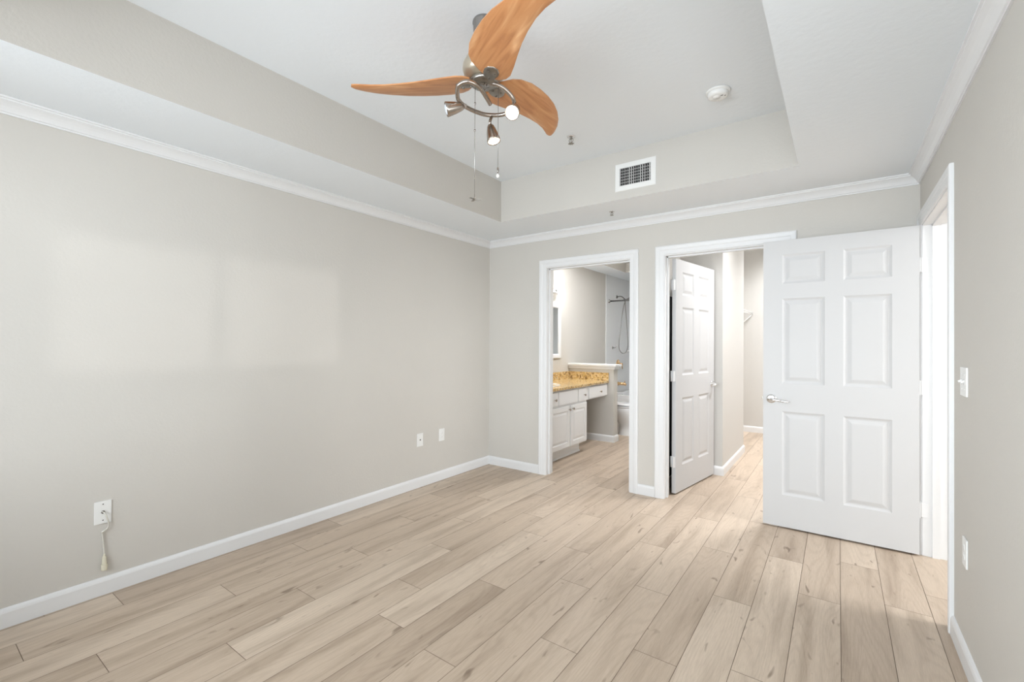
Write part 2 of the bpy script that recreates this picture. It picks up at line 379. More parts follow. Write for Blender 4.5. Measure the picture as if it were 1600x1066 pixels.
def door_trim(name, label, along, lo, hi, face, out, depth):
    # along: unit vector of the wall, lo/hi clear opening on it, face: wall plane coordinate, out: unit normal to the room, depth: wall thickness
    m = MB(); al, ou = Vector(along), Vector(out); pl = lambda s, z, o=0: al*s + Vector((abs(ou.x),abs(ou.y),0))*face + ou*o + Vector((0,0,z))
    rv = .006
    for o_, d in ((0,ou), (-depth,-ou)):
        s = lambda a, z: pl(a, z, o_)
        m.bar(s(lo-rv,0), s(lo-rv,DH+rv), -al, d, CAS, 0, -1)
        m.bar(s(hi+rv,0), s(hi+rv,DH+rv), al, d, CAS, 0, -1)
        m.bar(s(lo-rv,DH+rv), s(hi+rv,DH+rv), Vector(UP), d, CAS, -1, -1)
    J = [(0,.0),(0,-depth),(.0165,-depth),(.0165,.0)]
    m.bar(pl(lo,0), pl(lo,DH), -al, ou, J); m.bar(pl(hi,0), pl(hi,DH), al, ou, J)
    m.bar(pl(lo-.0165,DH), pl(hi+.0165,DH), Vector(UP), ou, J)
    return m, pl, al, ou
def add_stop(m, pl, al, ou, lo, hi, o0, o1):
    Q = [(0,o0),(.011,o0),(.011,o1),(0,o1)]
    m.bar(pl(lo,0), pl(lo,DH), al, ou, Q); m.bar(pl(hi,0), pl(hi,DH), -al, ou, Q); m.bar(pl(lo,DH), pl(hi,DH), -Vector(UP), ou, Q)
m, *a = door_trim('trim_6', '', (1,0,0), D1A, D1B, YB, (0,-1,0), WT); add_stop(m, *a, D1A, D1B, -.045, -.08)
struct(m.build('trim_6', TRIM), 'white casing and jamb around the bathroom doorway', 'door casing')
m, *a = door_trim('trim_7', '', (1,0,0), D2A, D2B, YB, (0,-1,0), WT); add_stop(m, *a, D2A, D2B, -.045, -.08)
struct(m.build('trim_7', TRIM), 'white casing and jamb around the closet doorway', 'door casing')
m, *a = door_trim('trim_8', '', (0,1,0), RY0, RY1, XR, (-1,0,0), .12); add_stop(m, *a, RY0, RY1, -.045, -.08)
struct(m.build('trim_8', TRIM), 'white casing and jamb around the entry doorway in the right wall', 'door casing')

# ------------------------------------------------------------------ six panel doors
def leaf(w, h, t, xs, zs):
    """door slab in local x 0..w, z 0..h, centred on y; moulded panels on both faces"""
    m = MB(); bm = m.bm
    gx = [0] + [v for p in xs for v in p] + [w]; gz = [0] + [v for p in zs for v in p] + [h]
    def face_side(sgn):
        y = sgn*t/2; V = {}
        def v(x, z, d=0):
            k = (round(x,5), round(z,5), d)
            if k not in V: V[k] = bm.verts.new((x, y - sgn*d, z))
            return V[k]
        for i in range(len(gx)-1):
            for j in range(len(gz)-1):
                x0,x1,z0,z1 = gx[i],gx[i+1],gz[j],gz[j+1]
                if i % 2 == 1 and j % 2 == 1:
                    rings = []
                    for ins, d in ((0,0),(.006,.0035),(.014,.0075),(.022,.008),(.044,.002),(.050,.0015)):
                        rings.append([v(x0+ins,z0+ins,d),v(x1-ins,z0+ins,d),v(x1-ins,z1-ins,d),v(x0+ins,z1-ins,d)])
                    for A, B in zip(rings, rings[1:]):
                        for q in range(4): bm.faces.new((A[q],A[(q+1)%4],B[(q+1)%4],B[q]))
                    bm.faces.new(rings[-1])
                else: bm.faces.new((v(x0,z0),v(x1,z0),v(x1,z1),v(x0,z1)))
        return V
    A, B = face_side(1), face_side(-1)
    per = [(x,0) for x in gx] + [(w,z) for z in gz[1:]] + [(x,h) for x in gx[::-1][1:]] + [(0,z) for z in gz[::-1][1:-1]]
    for (a, b) in zip(per, per[1:]+per[:1]):
        ka, kb = (round(a[0],5),round(a[1],5),0), (round(b[0],5),round(b[1],5),0)
        bm.faces.new((A[ka],A[kb],B[kb],B[ka]))
    return m
ZS = [(.225,.815),(1.012,1.614),(1.72,1.925)]
def lever(parent, x, z, t, name='door_handle', flip=1):
    """lever set through both faces at local x, z; lever points towards +x*flip"""
    for s in (-1, 1):
        h = MB().lathe([(0,0),(.032,0),(.032,.004),(.029,.009),(.020,.011),(.0,.011)], aim_matrix((x, s*t/2, z), (0,s,0)), 28).build(name, CHROME, parent)
        arm = MB().tube(smooth_path([(x,s*t/2,z),(x,s*(t/2+.036),z),(x+flip*.006,s*(t/2+.047),z-.001),(x+flip*.022,s*(t/2+.052),z-.003),(x+flip*.065,s*(t/2+.052),z-.008),(x+flip*.104,s*(t/2+.050),z-.012)]), [.011]*6+[.010]*6+[.009]*12+[.0075]*7, 12)
        arm.build('lever', CHROME, h)
def hinges(parent, xk, t, zs, side, jx):
    """white hinge leaves: knuckle at local x xk on the side's face, plates on the leaf edge and on the jamb direction jx (local vectors)"""
    for z in zs:
        m = MB(); m.tube([(xk, side*(t/2+.004), z-.046),(xk, side*(t/2+.004), z+.046)], .007, 10)
        m.box(xk-.001, xk+.0035, -t/2+.003, t/2, z-.045, z+.045)
        m.box(*jx, z-.045, z+.045)
        m.build('hinge', TRIM, parent)

# entry door, opened 90 degrees into the room from the far jamb of the right doorway
W1, H1, T1 = .85, 2.028, .035
d = empty('door_1', (XR-.015, YB-.1005, .012), 'large white six-panel entry door standing open across the closet doorway', 'door', kind='structure', rz=PI)
leaf(W1, H1, T1, [(.131,.381),(.482,.732)], ZS).build('door_leaf', DOORM, d)
lever(d, W1-.052, .90, T1, flip=-1)
MB().box(W1-.001, W1+.010, -.008, .008, .892, .908, .002).build('latch', NICKD, d)
hinges(d, -.004, T1, (.27,1.025,1.785), -1, (-.046,-.010,-.0172,-.0142))
# closet door, opened away from the room
ca, cb = Vector((-1.139,4.003)), Vector((-1.007,4.846)); ang = math.atan2((cb-ca).y, (cb-ca).x); W2 = .855
nrm = Vector(((cb-ca).y, -(cb-ca).x)).normalized(); c0 = ca - nrm*.0175 + (cb-ca).normalized()*.012
d = empty('door_2', (c0.x, c0.y, .012), 'white six-panel closet door swung inward beside the pale closet wall', 'door', kind='structure', rz=ang)
leaf(W2, H1, T1, [(.130,.372),(.482,.725)], ZS).build('door_leaf', DOORM, d)
lever(d, W2-.058, .90, T1, flip=-1)
hinges(d, -.004, T1, (.27,1.01,1.80), 1, (-.03,-.001,-.012,-.009))

tag(MB().box(BX1+.083, BX1+.105, 4.06, 4.80, .03, 1.76, .003).build('gap_shade_panel', mat('gap_shade_black', (.015,.015,.015), .7)), 'added black panel behind the closet door, standing in for the shade in its hinge gap', 'panel')  # black sheet added so the hinge gap reads as deep shade

# ------------------------------------------------------------------ ceiling fan
HX, HY = -1.302, 1.591
fan = empty('ceiling_fan', (HX,HY,ZT), 'three-blade maple ceiling fan with nickel spotlights under the raised ceiling', 'ceiling fan')
def fl(p): return Vector(p) - Vector((HX,HY,ZT))
MB().lathe([(0,0),(.052,0),(.054,-.004),(.054,-.010),(.051,-.014),(.050,-.050),(.046,-.058),(.034,-.092),(.022,-.104),(.016,-.106),(0,-.106)], None, 40).build('canopy', STEEL, fan)
MB().lathe([(.0125,-.10),(.0125,-.17)], None, 16).build('downrod', STEEL, fan)
MB().lathe([(0,-.150),(.022,-.150),(.030,-.158),(.055,-.166),(.082,-.185),(.096,-.212),(.098,-.235),(.090,-.258),(.072,-.272),(.05,-.278),(0,-.278)], None, 40).build('motor_housing', PEWTER, fan, (0,0,.012))
MB().lathe([(0,-.276),(.062,-.276),(.066,-.284),(.060,-.296),(.040,-.302),(0,-.302)], None, 32).build('flywheel', NICKD, fan, (0,0,.010))
MB().lathe([(0,-.300),(.026,-.300),(.030,-.306),(.030,-.330),(.024,-.338),(.012,-.342),(.012,-.356),(0,-.358)], None, 28).build('switch_cap', STEEL, fan, (0,0,.045))
LEAD = [(.060,-.050),(.088,-.098),(.12,-.124),(.18,-.144),(.25,-.150),(.32,-.148),(.39,-.138),(.46,-.117),(.52,-.088),(.57,-.052),(.604,-.015),(.618,.010)]
TRAIL = [(.060,.050),(.085,.070),(.12,.075),(.18,.062),(.25,.043),(.32,.026),(.39,.015),(.46,.010),(.52,.014),(.56,.023),(.590,.031),(.608,.030)]
SC = 1.0
def make_blade():
    m = MB(); bm = m.bm; K = 8; n = len(LEAD); V = {}
    for i in range(n):
        for k in range(K+1):
            f = k/K; x = LEAD[i][0]*(1-f)+TRAIL[i][0]*f; y = LEAD[i][1]*(1-f)+TRAIL[i][1]*f
            edge = min(1, min(k, K-k)/1.0, (n-1-i)/1.0 if i > n-3 else 1)
            th = .0028 + .0032*min(1, edge)
            cup = -.010*(1-(2*f-1)**2)*.4
            for s in (0,1): V[i,k,s] = bm.verts.new((x*SC, y*SC, cup + (th if s else -th)))
    for i in range(n-1):
        for k in range(K):
            for s in (0,1): fc = bm.faces.new((V[i,k,s],V[i+1,k,s],V[i+1,k+1,s],V[i,k+1,s])); fc.smooth = True
    for i in range(n-1):
        for k in (0,K): bm.faces.new((V[i,k,0],V[i+1,k,0],V[i+1,k,1],V[i,k,1]))
    for k in range(K):
        for i in (0,n-1): bm.faces.new((V[i,k,0],V[i,k+1,0],V[i,k+1,1],V[i,k,1]))
    return m
def make_bracket():
    # leaf shaped metal flange under the blade root, with a neck to the hub
    out = [(.026,-.018),(.045,-.020),(.070,-.034),(.095,-.040),(.118,-.032),(.132,-.010),(.129,.012),(.112,.026),(.090,.032),(.066,.028),(.045,.019),(.026,.016)]
    m = MB(); r0 = [(x,y,-.0085) for x,y in out]; r1 = [(x*.97+.003,y*.9,-.0125) for x,y in out]; r2 = [(x*.8+.018,y*.55,-.018) for x,y in out]
    m.loft([r0,r1,r2]); 
    for p in ((.06,0),(.10,-.018),(.10,.012)): m.lathe([(.0045,-.017),(.0045,-.0215),(0,-.0225)], Matrix.Translation((p[0],p[1],0)), 10)
    return m
for a in (211,90,-28):
    X = Matrix.Translation((0,0,-.272)) @ Matrix.Rotation(R(a),4,'Z') @ Matrix.Rotation(R(-11),4,'X')
    b = make_blade().build('blade', BLADE, fan, None, 50); b.matrix_local = X
    k = make_bracket().build('blade_bracket', NICKD, fan, None, 40); k.matrix_local = X
# serpentine light rail: a ring that starts at the hub and curls back inside itself
ring = [(-1.300,1.589,2.474),(-1.277,1.598,2.47),(-1.247,1.621,2.462),(-1.226,1.656,2.448),(-1.213,1.694,2.42),(-1.235,1.724,2.395),(-1.29,1.719,2.382),(-1.346,1.682,2.38),(-1.373,1.634,2.38),(-1.392,1.569,2.385),(-1.387,1.516,2.39),(-1.366,1.483,2.4),(-1.338,1.457,2.41),(-1.308,1.461,2.42),(-1.282,1.482,2.42),(-1.271,1.529,2.41),(-1.286,1.616,2.385)]
rail = MB().tube(smooth_path([fl(p) for p in ring], 7), .0095, 12).build('light_rail', NICK, fan)
def spot(base_, lens, lit, label=None):
    B, Lp = fl(base_), fl(lens); ax = (Lp-B); ln = ax.length
    prof = [(0,0),(.010,.0),(.017,.010),(.021,.024),(.026,.044),(.031,ln-.012),(.0325,ln-.004),(.0315,ln),(.028,ln),(.027,ln-.006)]
    s = MB().lathe(prof, aim_matrix(B, ax), 24).build('spotlight', NICK, fan)
    MB().lathe([(.0275,ln-.006),(.024,ln-.001),(.016,ln+.004),(0,ln+.006)], aim_matrix(B, ax), 24).build('bulb', lit, s, None, 60)
    return s, B
s, B = spot((-1.378,1.541,2.372), (-1.436,1.485,2.350), LENSOFF); MB().tube([fl((-1.388,1.560,2.386)), fl((-1.376,1.543,2.373))], .0085, 10).build('spotlight_arm', NICK, s)
s, B = spot((-1.335,1.677,2.329), (-1.311,1.677,2.244), BULB); MB().tube([fl((-1.335,1.690,2.378)), fl((-1.340,1.682,2.350)), fl((-1.335,1.677,2.329))], .007, 10).build('spotlight_arm', NICK, s)
s, B = spot((-1.202,1.698,2.380), (-1.163,1.614,2.309), BULBHOT); MB().tube([fl((-1.216,1.705,2.410)), fl((-1.202,1.698,2.380))], .0085, 10).build('spotlight_arm', NICK, s)
def chain(p0, p1):
    m = MB(); m.tube([fl(p0), fl(p1)], .0011, 6)
    n = 60
    for i in range(n):
        z = p0[2] + (p1[2]-p0[2])*(i+.5)/n
        m.lathe([(0,.0018),(.0018,0),(0,-.0018)], Matrix.Translation(fl((p0[0],p0[1],z))), 6)
    return m.build('pull_chain', STEEL, fan)
c = chain((-1.332,1.563,2.475), (-1.332,1.563,1.950))
for z in (2.379,2.257): MB().lathe([(0,.006),(.004,.004),(.004,-.004),(0,-.006)], Matrix.Translation(fl((-1.332,1.563,z))), 10).build('chain_connector', STEEL, c)
m = MB()                                     # tiny fan-shaped fob
m.lathe([(0,.004),(.006,.003),(.007,-.004),(0,-.006)], Matrix.Translation(fl((-1.332,1.563,1.948))), 12)
for a in (30,150,270):
    q = Matrix.Translation(fl((-1.332,1.563,1.946))) @ Matrix.Rotation(R(a),4,'Z')
    b2 = MB(); b2.box(.004,.030,-.005,.005,-.001,.001,.0006); m.add(b2, q)
m.build('pull_fob', NICKD, c)
c = chain((-1.247,1.624,2.46), (-1.247,1.624,2.088))
MB().lathe([(0,.012),(.004,.010),(.005,-.006),(.003,-.012),(0,-.012)], Matrix.Translation(fl((-1.247,1.624,2.080))), 12).build('pull_fob', STEEL, c)
MB().lathe([(0,.010),(.006,.006),(.0075,0),(.006,-.006),(0,-.009)], Matrix.Translation(fl((-1.247,1.624,2.052))), 14).build('glass_bead', PORC, c)
# light from the lit spot heads
for nm, p, dvec, e in (('fan_spot_light',(-1.157,1.600,2.298),(.4,-1,-.8),6),('fan_spot_light_down',(-1.309,1.677,2.232),(.1,-.3,-1),4)):
    l = bpy.data.lights.new(nm, 'SPOT'); l.energy = e; l.color = (1,.84,.62); l.spot_size = R(110); l.spot_blend = .8; l.shadow_soft_size = .02
    o = bpy.data.objects.new(nm, l); COL.objects.link(o); o.location = p; o.rotation_euler = Vector(dvec).to_track_quat('-Z','Y').to_euler()

# ------------------------------------------------------------------ ceiling devices
sm = empty('smoke_detector', (-.563,2.808,ZT), 'round white smoke detector on the raised ceiling', 'smoke detector')
MB().lathe([(0,0),(.066,0),(.067,-.004),(.064,-.010),(.056,-.012)], None, 40).build('mounting_base', PLATE, sm)
MB().lathe([(.056,-.010),(.057,-.022),(.053,-.030),(.044,-.035),(.022,-.037),(0,-.037)], None, 40).build('cover', PLATE, sm)
MB().lathe([(.022,-.036),(.021,-.039),(0,-.0395)], Matrix.Translation((-.006,-.012,0)), 20).build('test_button', PLATE, sm)
m = MB(); m.box(.018,.030,-.020,-.014,-.0375,-.034); m.box(.034,.043,-.008,-.002,-.0365,-.033); m.build('indicator', SLOT, sm)
def sprinkler(name, p, label, s=1.0):
    e = empty(name, p, label, 'sprinkler'); 
    MB().lathe([(0,0),(.030*s,0),(.028*s,-.004),(.014*s,-.007),(0,-.007)], None, 24).build('escutcheon', CHROME, e)
    m = MB(); m.lathe([(.009*s,-.006),(.009*s,-.014),(.007*s,-.018),(0,-.018)], None, 14)
    for t in (-1,1): m.tube(smooth_path([(t*.008*s,0,-.014),(t*.015*s,0,-.024),(t*.012*s,0,-.036),(t*.003*s,0,-.045)],4), .0024, 8)
    m.tube([(0,0,-.018),(0,0,-.042)], .003, 8); m.build('frame_arms', NICKD, e)
    m = MB(); m.lathe([(0,-.046),(.006*s,-.046),(.016*s,-.049),(.016*s,-.051),(0,-.051)], None, 16)
    for k in range(8):
        q = Matrix.Rotation(k*PI/4,4,'Z'); b2 = MB(); b2.box(.014*s,.021*s,-.003,.003,-.051,-.0495); m.add(b2, q)
    m.build('deflector', NICKD, e); return e
sprinkler('fire_sprinkler', (-1.526,2.830,ZT), 'small metal fire sprinkler on the raised ceiling')
sprinkler('fire_sprinkler', (-1.519,3.526,ZC), 'small fire sprinkler on the dropped ceiling above the doorways').scale = (.75,.75,.6)
# air vent on the tray face
vx0, vx1, vz0, vz1 = -1.378, -1.068, 2.451, 2.657
v = empty('air_vent', ((vx0+vx1)/2, TB, (vz0+vz1)/2), 'white louvred air vent on the upright tray face', 'air vent')
a, b = (vx1-vx0)/2, (vz1-vz0)/2; ia, ib = a-.037, b-.038
m = MB()
FR = [(0,0),(0,.003),(.004,.006),(.030,.008),(.038,.007),(.038,0)]
m.bar((-a,0,-b),(a,0,-b),(0,0,1),(0,-1,0),FR,1,1); m.bar((-a,0,b),(a,0,b),(0,0,-1),(0,-1,0),FR,1,1); m.bar((-a,0,-b),(-a,0,b),(1,0,0),(0,-1,0),FR,1,1); m.bar((a,0,-b),(a,0,b),(-1,0,0),(0,-1,0),FR,1,1)
m.build('frame', PLATE, v)
MB().box(-ia-.002, ia+.002, -.0012, 0, -ib-.002, ib+.002).build('backing', DARK, v)
for i in range(14):
    x = -ia + (i+.5)*2*ia/14; tl_ = R((30,24,34,24,70,62,50,22,22,64,62,46,20,60)[i])
    q = Matrix.Translation((x,-.0075,0)) @ Matrix.Rotation(tl_,4,'Z'); s_ = MB(); s_.box(-.0012,.0012,-.0042,.0042,-ib,ib); mm = MB(); mm.add(s_, q); mm.build('louvre', GRILLE, v)
for i in range(5):
    z = -ib + (i+1)*2*ib/6; MB().box(-ia,ia,-.0028,-.0014,z-.0018,z+.0018).build('rear_bar', GRILLE, v)
m = MB(); m.lathe([(.004,0),(.004,.004),(0,.005)], aim_matrix((ia-.006,-.012,.006),(0,-1,0)), 10); m.box(ia-.008,ia-.004,-.013,-.006,.002,.010); m.build('damper_lever', PLATE, v)

# ------------------------------------------------------------------ wall plates
def plate_mesh(w, h, t=.006):
    m = MB(); m.box(-w/2,w/2,-t,0,-h/2,h/2,.0022); return m
def screw(parent, x, z, t=.006, m_=SLOT, r=.0032): return MB().lathe([(r,0),(r*.9,.0012),(0,.0016)], aim_matrix((x,-t+.0003,z),(0,-1,0)), 12).build('screw', m_, parent)
LW = PI/2      # local -y faces +x on the left wall
e = empty('cable_plate', (XL, .682, .421), 'white cable wall plate with a short hanging cord by the left edge', 'wall plate', rz=LW)
plate_mesh(.068,.114).build('plate', PLATE, e); screw(e,0,.042); screw(e,0,-.040)
MB().lathe([(.0085,0),(.0085,.003),(.0055,.004),(.0055,.009),(0,.009)], aim_matrix((0,-.0055,.002),(0,-1,0)), 6).build('socket', NICKD, e)
cd = MB().tube(smooth_path([(.001,-.012,.002),(.006,-.022,-.008),(.014,-.022,-.035),(.020,-.016,-.060),(.018,-.012,-.082),(.006,-.010,-.094),(-.001,-.008,-.098),(-.002,-.008,-.112),(.001,-.009,-.150),(.004,-.010,-.190),(.005,-.011,-.215)],6), .0036, 10).build('cord', CORDM, e)
MB().tube(smooth_path([(.010,-.008,-.090),(.002,-.016,-.095),(-.005,-.010,-.100),(.000,-.005,-.106)],5), .0034, 8).build('cord_loop', CORDM, cd)
MB().lathe([(0,0),(.0045,0),(.0055,-.010),(.0085,-.014),(.0105,-.048),(.0105,-.050),(.0130,-.051),(.0130,-.078),(.0110,-.081),(0,-.081)], Matrix.Translation((.005,-.0145,-.213)), 16).build('connector', CREAM, cd, None, 25)
e = empty('phone_jack', (XL, 2.862, .424), 'white wall plate with one dark jack, farther from the corner of the pair', 'wall plate', rz=LW)
plate_mesh(.070,.116).build('plate', PLATE, e); m = MB(); m.box(-.007,.007,-.0066,-.005,-.006,.006); m.build('jack', SLOT, e); screw(e,0,.042,m_=PLATE); screw(e,0,-.042,m_=PLATE)
def outlet(loc, rz, label, w=.070, h=.115):
    e = empty('wall_outlet', loc, label, 'outlet', rz=rz); plate_mesh(w,h).build('plate', PLATE, e)
    for z in (.0195,-.0195):
        f = MB().lathe([(.0165,0),(.0165,.0016),(.015,.0024),(0,.0024)], aim_matrix((0,-.0055,z),(0,-1,0)), 24, 1, .85).build('receptacle', PLATE, e)
        m = MB(); m.box(-.0075,-.0052,-.0083,-.0075,z-.0015,z+.0075); m.box(.0052,.0075,-.0083,-.0075,z-.0005,z+.0065); m.lathe([(.0026,0),(.0026,.0008),(0,.0008)], aim_matrix((0,-.0075,z-.007),(0,-1,0)), 10); m.build('slot', GRILLE, f)
    screw(e,0,0,m_=PLATE); return e
outlet((XL, 3.138, .427), LW, 'white duplex outlet on the left wall nearest the corner')
outlet((XR, 2.588, .456), -LW, 'white duplex outlet low on the right wall under the switch')
e = empty('light_switch', (XR, 2.606, 1.150), 'white double light switch on the right wall beside the entry casing', 'light switch', rz=-LW)
plate_mesh(.112,.118).build('plate', PLATE, e)
for x in (-.023,.023):
    r = MB(); r.box(-.005+x,.005+x,-.0072,-.005,-.012,.012); r.build('switch_frame', GRILLE, e)
    q = Matrix.Translation((x,-.010,.002)) @ Matrix.Rotation(R(28),4,'X'); s_ = MB(); s_.box(-.0035,.0035,-.008,.006,-.004,.004,.001); mm = MB(); mm.add(s_, q); mm.build('toggle', PLATE, e)
    for z in (.030,-.030): screw(e,x,z,m_=PLATE)

# ------------------------------------------------------------------ bathroom
FXc = -2.5                                   # cabinet front plane
cab = empty('vanity_cabinet', (XL, 4.3, 0), 'white raised-panel vanity cabinet under the granite top', 'cabinet')
def cl(x0,x1,y0,y1,z0,z1,bev=0): return MB().box(x0-XL,x1-XL,y0-4.3,y1-4.3,z0,z1,bev)
VY0, VY1, VY2 = YB2+.005, 5.05, PY0-.008
cl(XL+.002,FXc,VY0,VY1,.115,.782).build('carcass', CABW, cab)
m = cl(XL+.002,-2.56,VY0,4.985,0,.115); m.bar((-2.56-XL,VY0-4.3,0),(-2.56-XL,4.985-4.3,0),(1,0,0),UP,[(0,0),(.012,0),(.010,.010),(.004,.016),(0,.017)]); m.build('toe_kick', CABW, cab)
cl(XL+.002,FXc,VY1,VY2,.612,.782).build('knee_rail', CABW, cab)
def panel_front(y0,y1,z0,z1,name,raised=True):
    m = MB(); x = FXc - XL; bm = m.bm
    def ring(i, d): return [bm.verts.new((x+d, y0+i-4.3, z0+i)), bm.verts.new((x+d, y1-i-4.3, z0+i)), bm.verts.new((x+d, y1-i-4.3, z1-i)), bm.verts.new((x+d, y0+i-4.3, z1-i))]
    spec = [(0,0),(0,.015),(.003,.018)] + ([(.052,.018),(.058,.011),(.066,.010),(.088,.017)] if raised else [(.006,.019)])
    rs = [ring(i,d) for i,d in spec]
    for A,B in zip(rs,rs[1:]):
        for q in range(4): bm.faces.new((A[q],A[(q+1)%4],B[(q+1)%4],B[q]))
    bm.faces.new(rs[-1]); bm.faces.new(rs[0][::-1])
    return m.build(name, CABW, cab)
def knob(par, y, z):
    MB().lathe([(.006,0),(.005,.010),(.008,.013),(.0145,.018),(.0145,.022),(.010,.026),(0,.027)], aim_matrix((FXc-XL+.018,y-4.3,z),(1,0,0)), 18).build('knob', NICK, par)
f = panel_front(VY0+.02,4.335,.615,.765,'drawer',False); knob(f,4.262,.687)
panel_front(4.36,4.80,.615,.765,'false_drawer',False)
f = panel_front(4.822,5.03,.615,.765,'drawer',False); knob(f,4.958,.687)
f = panel_front(5.105,5.632,.622,.765,'drawer',False); knob(f,5.41,.690)
f = panel_front(4.135,4.606,.128,.592,'cabinet_door'); knob(f,4.58,.552)
f = panel_front(4.632,5.032,.128,.592,'cabinet_door'); knob(f,4.665,.555)
top = empty('countertop', (XL, 4.3, .785), 'golden speckled granite vanity top with matching splashes', 'countertop')
cl(XL+.002,-2.468,VY0,VY2+.004,.784,.814,.006).build('slab', GRAN, top, (0,0,-.785))
m = cl(XL+.002,XL+.022,VY0,VY2+.004,.814,.916); m.build('back_splash', GRAN, top, (0,0,-.785))
m = cl(XL+.022,-2.470,VY2-.016,VY2+.004,.814,.916); m.build('side_splash', GRAN, top, (0,0,-.785))
# sink basin and faucet on the counter
MB().lathe([(.235,0),(.235,.004),(.222,.006),(.215,.002),(.200,-.010),(0,-.014)], Matrix.Translation((-2.775-XL,.22,.030)), 36, .72, 1).build('basin', PORC, top)
fc = MB().tube(smooth_path([(.07,.22,.03),(.07,.22,.11),(.10,.22,.15),(.16,.22,.15),(.18,.22,.125)]), .011, 12).build('faucet', CHROME, top)
for y in (.12,.32): MB().lathe([(.022,0),(.018,.03),(.026,.045),(0,.055)], Matrix.Translation((.07,y,.03)), 16).build('faucet_handle', CHROME, fc)

# mirror, vanity light
e = empty('mirror', (XL, 4.75, 1.47), 'white framed mirror over the vanity', 'mirror')
MF = [(0,0),(0,.016),(.012,.024),(.050,.022),(.062,.012),(.062,0)]; y0,y1,z0,z1 = -.65,.65,-.37,.37
m = MB(); m.bar((0,y0,z0),(0,y1,z0),(0,0,1),(1,0,0),MF,1,1); m.bar((0,y0,z1),(0,y1,z1),(0,0,-1),(1,0,0),MF,1,1); m.bar((0,y0,z0),(0,y0,z1),(0,1,0),(1,0,0),MF,1,1); m.bar((0,y1,z0),(0,y1,z1),(0,-1,0),(1,0,0),MF,1,1)
m.build('frame', TRIM, e); MB().box(.001,.008,y0+.055,y1-.055,z0+.055,z1-.055).build('mirror_glass', MIRR, e)
e = empty('vanity_light', (XL, 4.75, 2.03), 'lit vanity light with glass shades above the mirror', 'wall light')
MB().box(0,.025,-.60,.60,-.055,-.015,.006).build('backplate', CHROME, e)
for y in (-.5,0,.5):
    s = MB().lathe([(.030,-.09),(.046,-.05),(.050,.03),(.052,.10),(.048,.10),(.044,.03),(.028,-.085),(0,-.085)], Matrix.Translation((.095,y,0)), 24).build('glass_shade', SHADE, e)
    MB().tube([(.02,y,-.035),(.06,y,-.10),(.095,y,-.10),(.095,y,-.085)], .008, 10).build('shade_arm', CHROME, s)
    l = bpy.data.lights.new('vanity_bulb', 'POINT'); l.energy = 6.0; l.color = (.98,.98,1); l.shadow_soft_size = .035
    o = bpy.data.objects.new('vanity_bulb', l); COL.objects.link(o); o.location = (XL+.24, 4.75+y, 2.03)
# toilet
t = empty('toilet', (XL, 6.30, 0), 'white toilet behind the bathroom half wall', 'toilet')
def oval(cx, rx, ry, z, n=28, sq=1.0): return [(cx+rx*math.copysign(abs(math.cos(q*2*PI/n))**sq, math.cos(q*2*PI/n)), ry*math.copysign(abs(math.sin(q*2*PI/n))**sq, math.sin(q*2*PI/n)), z) for q in range(n)]
MB().loft([oval(.645,.165,.118,0,28,.75),oval(.645,.160,.112,.05,28,.8),oval(.64,.155,.105,.14),oval(.62,.18,.125,.20),oval(.585,.225,.155,.26),oval(.555,.258,.176,.33),oval(.55,.265,.184,.385),oval(.55,.262,.182,.392)]).build('bowl', PORC, t, None, 50)
MB().loft([oval(.36,.17,.07,0,28,.6),oval(.36,.17,.06,.12,28,.6),oval(.36,.19,.085,.26,28,.6),oval(.32,.20,.12,.36,28,.6)]).build('trapway', PORC, t, None, 50)
MB().loft([oval(.55,.262,.185,.396),oval(.55,.267,.189,.402),oval(.55,.267,.189,.412),oval(.55,.260,.184,.416)]).build('seat', PORC, t, None, 50)
MB().loft([oval(.55,.259,.184,.428),oval(.55,.266,.189,.433),oval(.55,.264,.187,.445),oval(.55,.237,.167,.451)]).build('lid', PORC, t, None, 50)
for y in (-.07,.07): MB().box(.285,.315,y-.02,y+.02,.412,.432,.004).build('lid_hinge', CHROME, t)
MB().loft([oval(.1,.085,.20,.36,28,.5),oval(.1,.095,.215,.50,28,.45),oval(.1,.098,.22,.70,28,.4)]).build('tank', PORC, t, None, 40)
MB().loft([oval(.1,.105,.228,.70,28,.4),oval(.1,.105,.228,.73,28,.4),oval(.1,.095,.218,.74,28,.4)]).build('tank_lid', PORC, t, None, 40)
MB().tube([(.2,-.16,.65),(.215,-.16,.65),(.215,-.09,.645)], .006, 8).build('flush_lever', CHROME, t)
# bathtub
tb = empty('bathtub', (XL, 6.92, 0), 'white bathtub under the shower at the end of the bathroom', 'bathtub')
m = MB(); bx = BX1-XL-.01; by = BY1-6.92
m.box(.008,bx,.0,.085,0,.485,.012); m.box(.008,bx,by-.06,by-.004,0,.485,.01); m.box(.008,.09,.07,by-.05,0,.485,.01); m.box(bx-.1,bx,.07,by-.05,0,.485,.01); m.box(.08,bx-.09,.08,by-.055,0,.12)
m.build('tub', PORC, tb, None, 40)
MB().lathe([(.032,0),(.030,.006),(.012,.009),(0,.009)], aim_matrix((.088,.46,.42),(1,0,.1)), 20).build('overflow_cap', CHROME, tb)
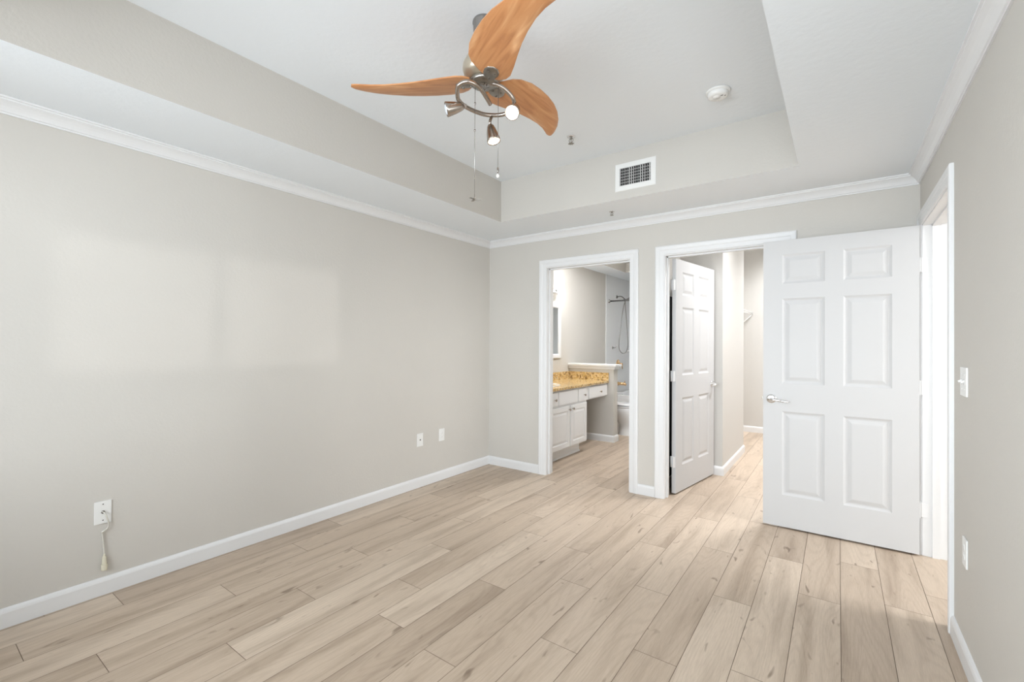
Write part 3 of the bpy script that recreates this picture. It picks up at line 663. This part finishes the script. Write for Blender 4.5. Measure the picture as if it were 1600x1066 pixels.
# shower fittings on the surround wall (x = XL)
XS = XL + .006
e = empty('shower_valve', (XS, 7.395, .948), 'round brass shower valve on the shower wall', 'shower valve')
MB().lathe([(.085,0),(.083,.006),(.060,.014),(.034,.018),(.030,.040),(0,.042)], aim_matrix((0,0,0),(1,0,0)), 32).build('escutcheon', BRASS, e)
m = MB(); m.lathe([(.026,.040),(.030,.060),(.026,.078),(0,.082)], aim_matrix((0,0,0),(1,0,0)), 20); m.tube([(.062,0,0),(.066,.02,-.045),(.066,.03,-.075)], [.010,.008,.007], 10); m.build('handle', BRASS, e)
e = empty('tub_spout', (XS, 7.395, .622), 'brass tub spout on the shower wall', 'tub spout')
MB().tube([(0,0,0),(.004,0,0),(.0041,0,0),(.12,0,-.003),(.145,0,-.012)], [.034,.034,.026,.024,.020], 18).build('spout', BRASS, e)
MB().lathe([(.006,0),(.006,.018),(.010,.020),(.010,.028),(0,.030)], Matrix.Translation((.122,0,.02)), 12).build('diverter_knob', BRASS, e)
e = empty('hand_shower_set', (XS, 7.33, 2.10), 'grey shower head with a looped hand-shower hose', 'shower')
MB().lathe([(.030,0),(.026,.010),(.012,.014),(0,.014)], aim_matrix((0,0,0),(1,0,0)), 20).build('wall_flange', STEEL, e)
MB().tube(smooth_path([(0,0,0),(.05,0,.006),(.095,0,-.004),(.14,0,-.045)]), .010, 12).build('arm', STEEL, e)
m = MB(); m.lathe([(.014,0),(.018,.02),(.018,.045),(.012,.05),(0,.05)], aim_matrix((.13,0,-.035),(.4,0,-.9)), 16); m.tube([(.145,0,-.065),(.20,.0,-.045),(.25,0,-.02)], [.012,.012,.014], 12); m.build('holder', STEEL, e)
MB().lathe([(.013,0),(.016,.04),(.022,.09),(.040,.105),(.044,.118),(.040,.124),(0,.124)], aim_matrix((.215,0,-.035),(.85,.1,.35)), 20).build('spray_head', STEEL, e)
MB().tube(smooth_path([(.150,0,-.085),(.115,.03,-.15),(.075,.05,-.32),(.045,.05,-.60),(.030,.03,-.80),(.035,.045,-.90),(.075,.07,-.957),(.125,.085,-.945),(.16,.09,-.86),(.165,.085,-.70),(.150,.06,-.40),(.145,.02,-.15),(.150,.0,-.07)],7), .0065, 8).build('hose', STEEL, e)
e = empty('curtain_rod', (XL, 6.99, 2.0), 'grey shower curtain rod across the tub', 'curtain rod')
MB().tube([(.010,0,0),(BX1-XL-.003,0,0)], .0125, 14).build('rod', STEEL, e); MB().lathe([(.030,0),(.028,.012),(.016,.018),(.016,.03),(0,.03)], aim_matrix((.0125,0,0),(1,0,0)), 20).build('end_flange', STEEL, e)
e = empty('hand_shower_hook', (XS, 7.16, 1.236), 'small grey hook on the shower wall below the rod', 'hook')
MB().lathe([(.024,0),(.022,.006),(.009,.009),(0,.009)], aim_matrix((0,0,0),(1,0,0)), 18).build('base', STEEL, e); MB().tube(smooth_path([(.006,0,0),(.035,0,0),(.05,.01,.012),(.055,.02,.03)]), .008, 10).build('prong', STEEL, e)
e = MB(); e.box(XS, XS+.16, 7.80, BY1-.002, 1.165, 1.185, .004); tag(e.build('corner_shelf', PORC), 'white corner soap shelf in the shower', 'shelf')
# ------------------------------------------------------------------ closet wire shelf
e = empty('wire_shelf', (BX1+.08, 6.85, 1.775), 'white wire shelf in the closet seen past the pale wall', 'wire shelf')
m = MB(); xs = -1.035-(BX1+.08); ya, yb = -.62, .725
for x, z in ((xs,0),(xs,-.03),(.01,0),(xs*.5,-.004)): m.tube([(x,ya,z),(x,yb,z)], .0035, 8)
n = 52
for i in range(n+1):
    y = ya + (yb-ya)*i/n; m.tube([(.005,y,.003),(xs,y,.003),(xs,y,-.03)], .0017, 6)
m.build('deck', PLATE, e)
for y in (-.45, .70): MB().tube([(xs,y,-.03),(.01,y,-.30)], .005, 8).build('brace', PLATE, e)
MB().box(xs-.012,xs+.010,yb-.002,yb+.005,-.040,.012,.002).build('end_bracket', GRILLE, e)
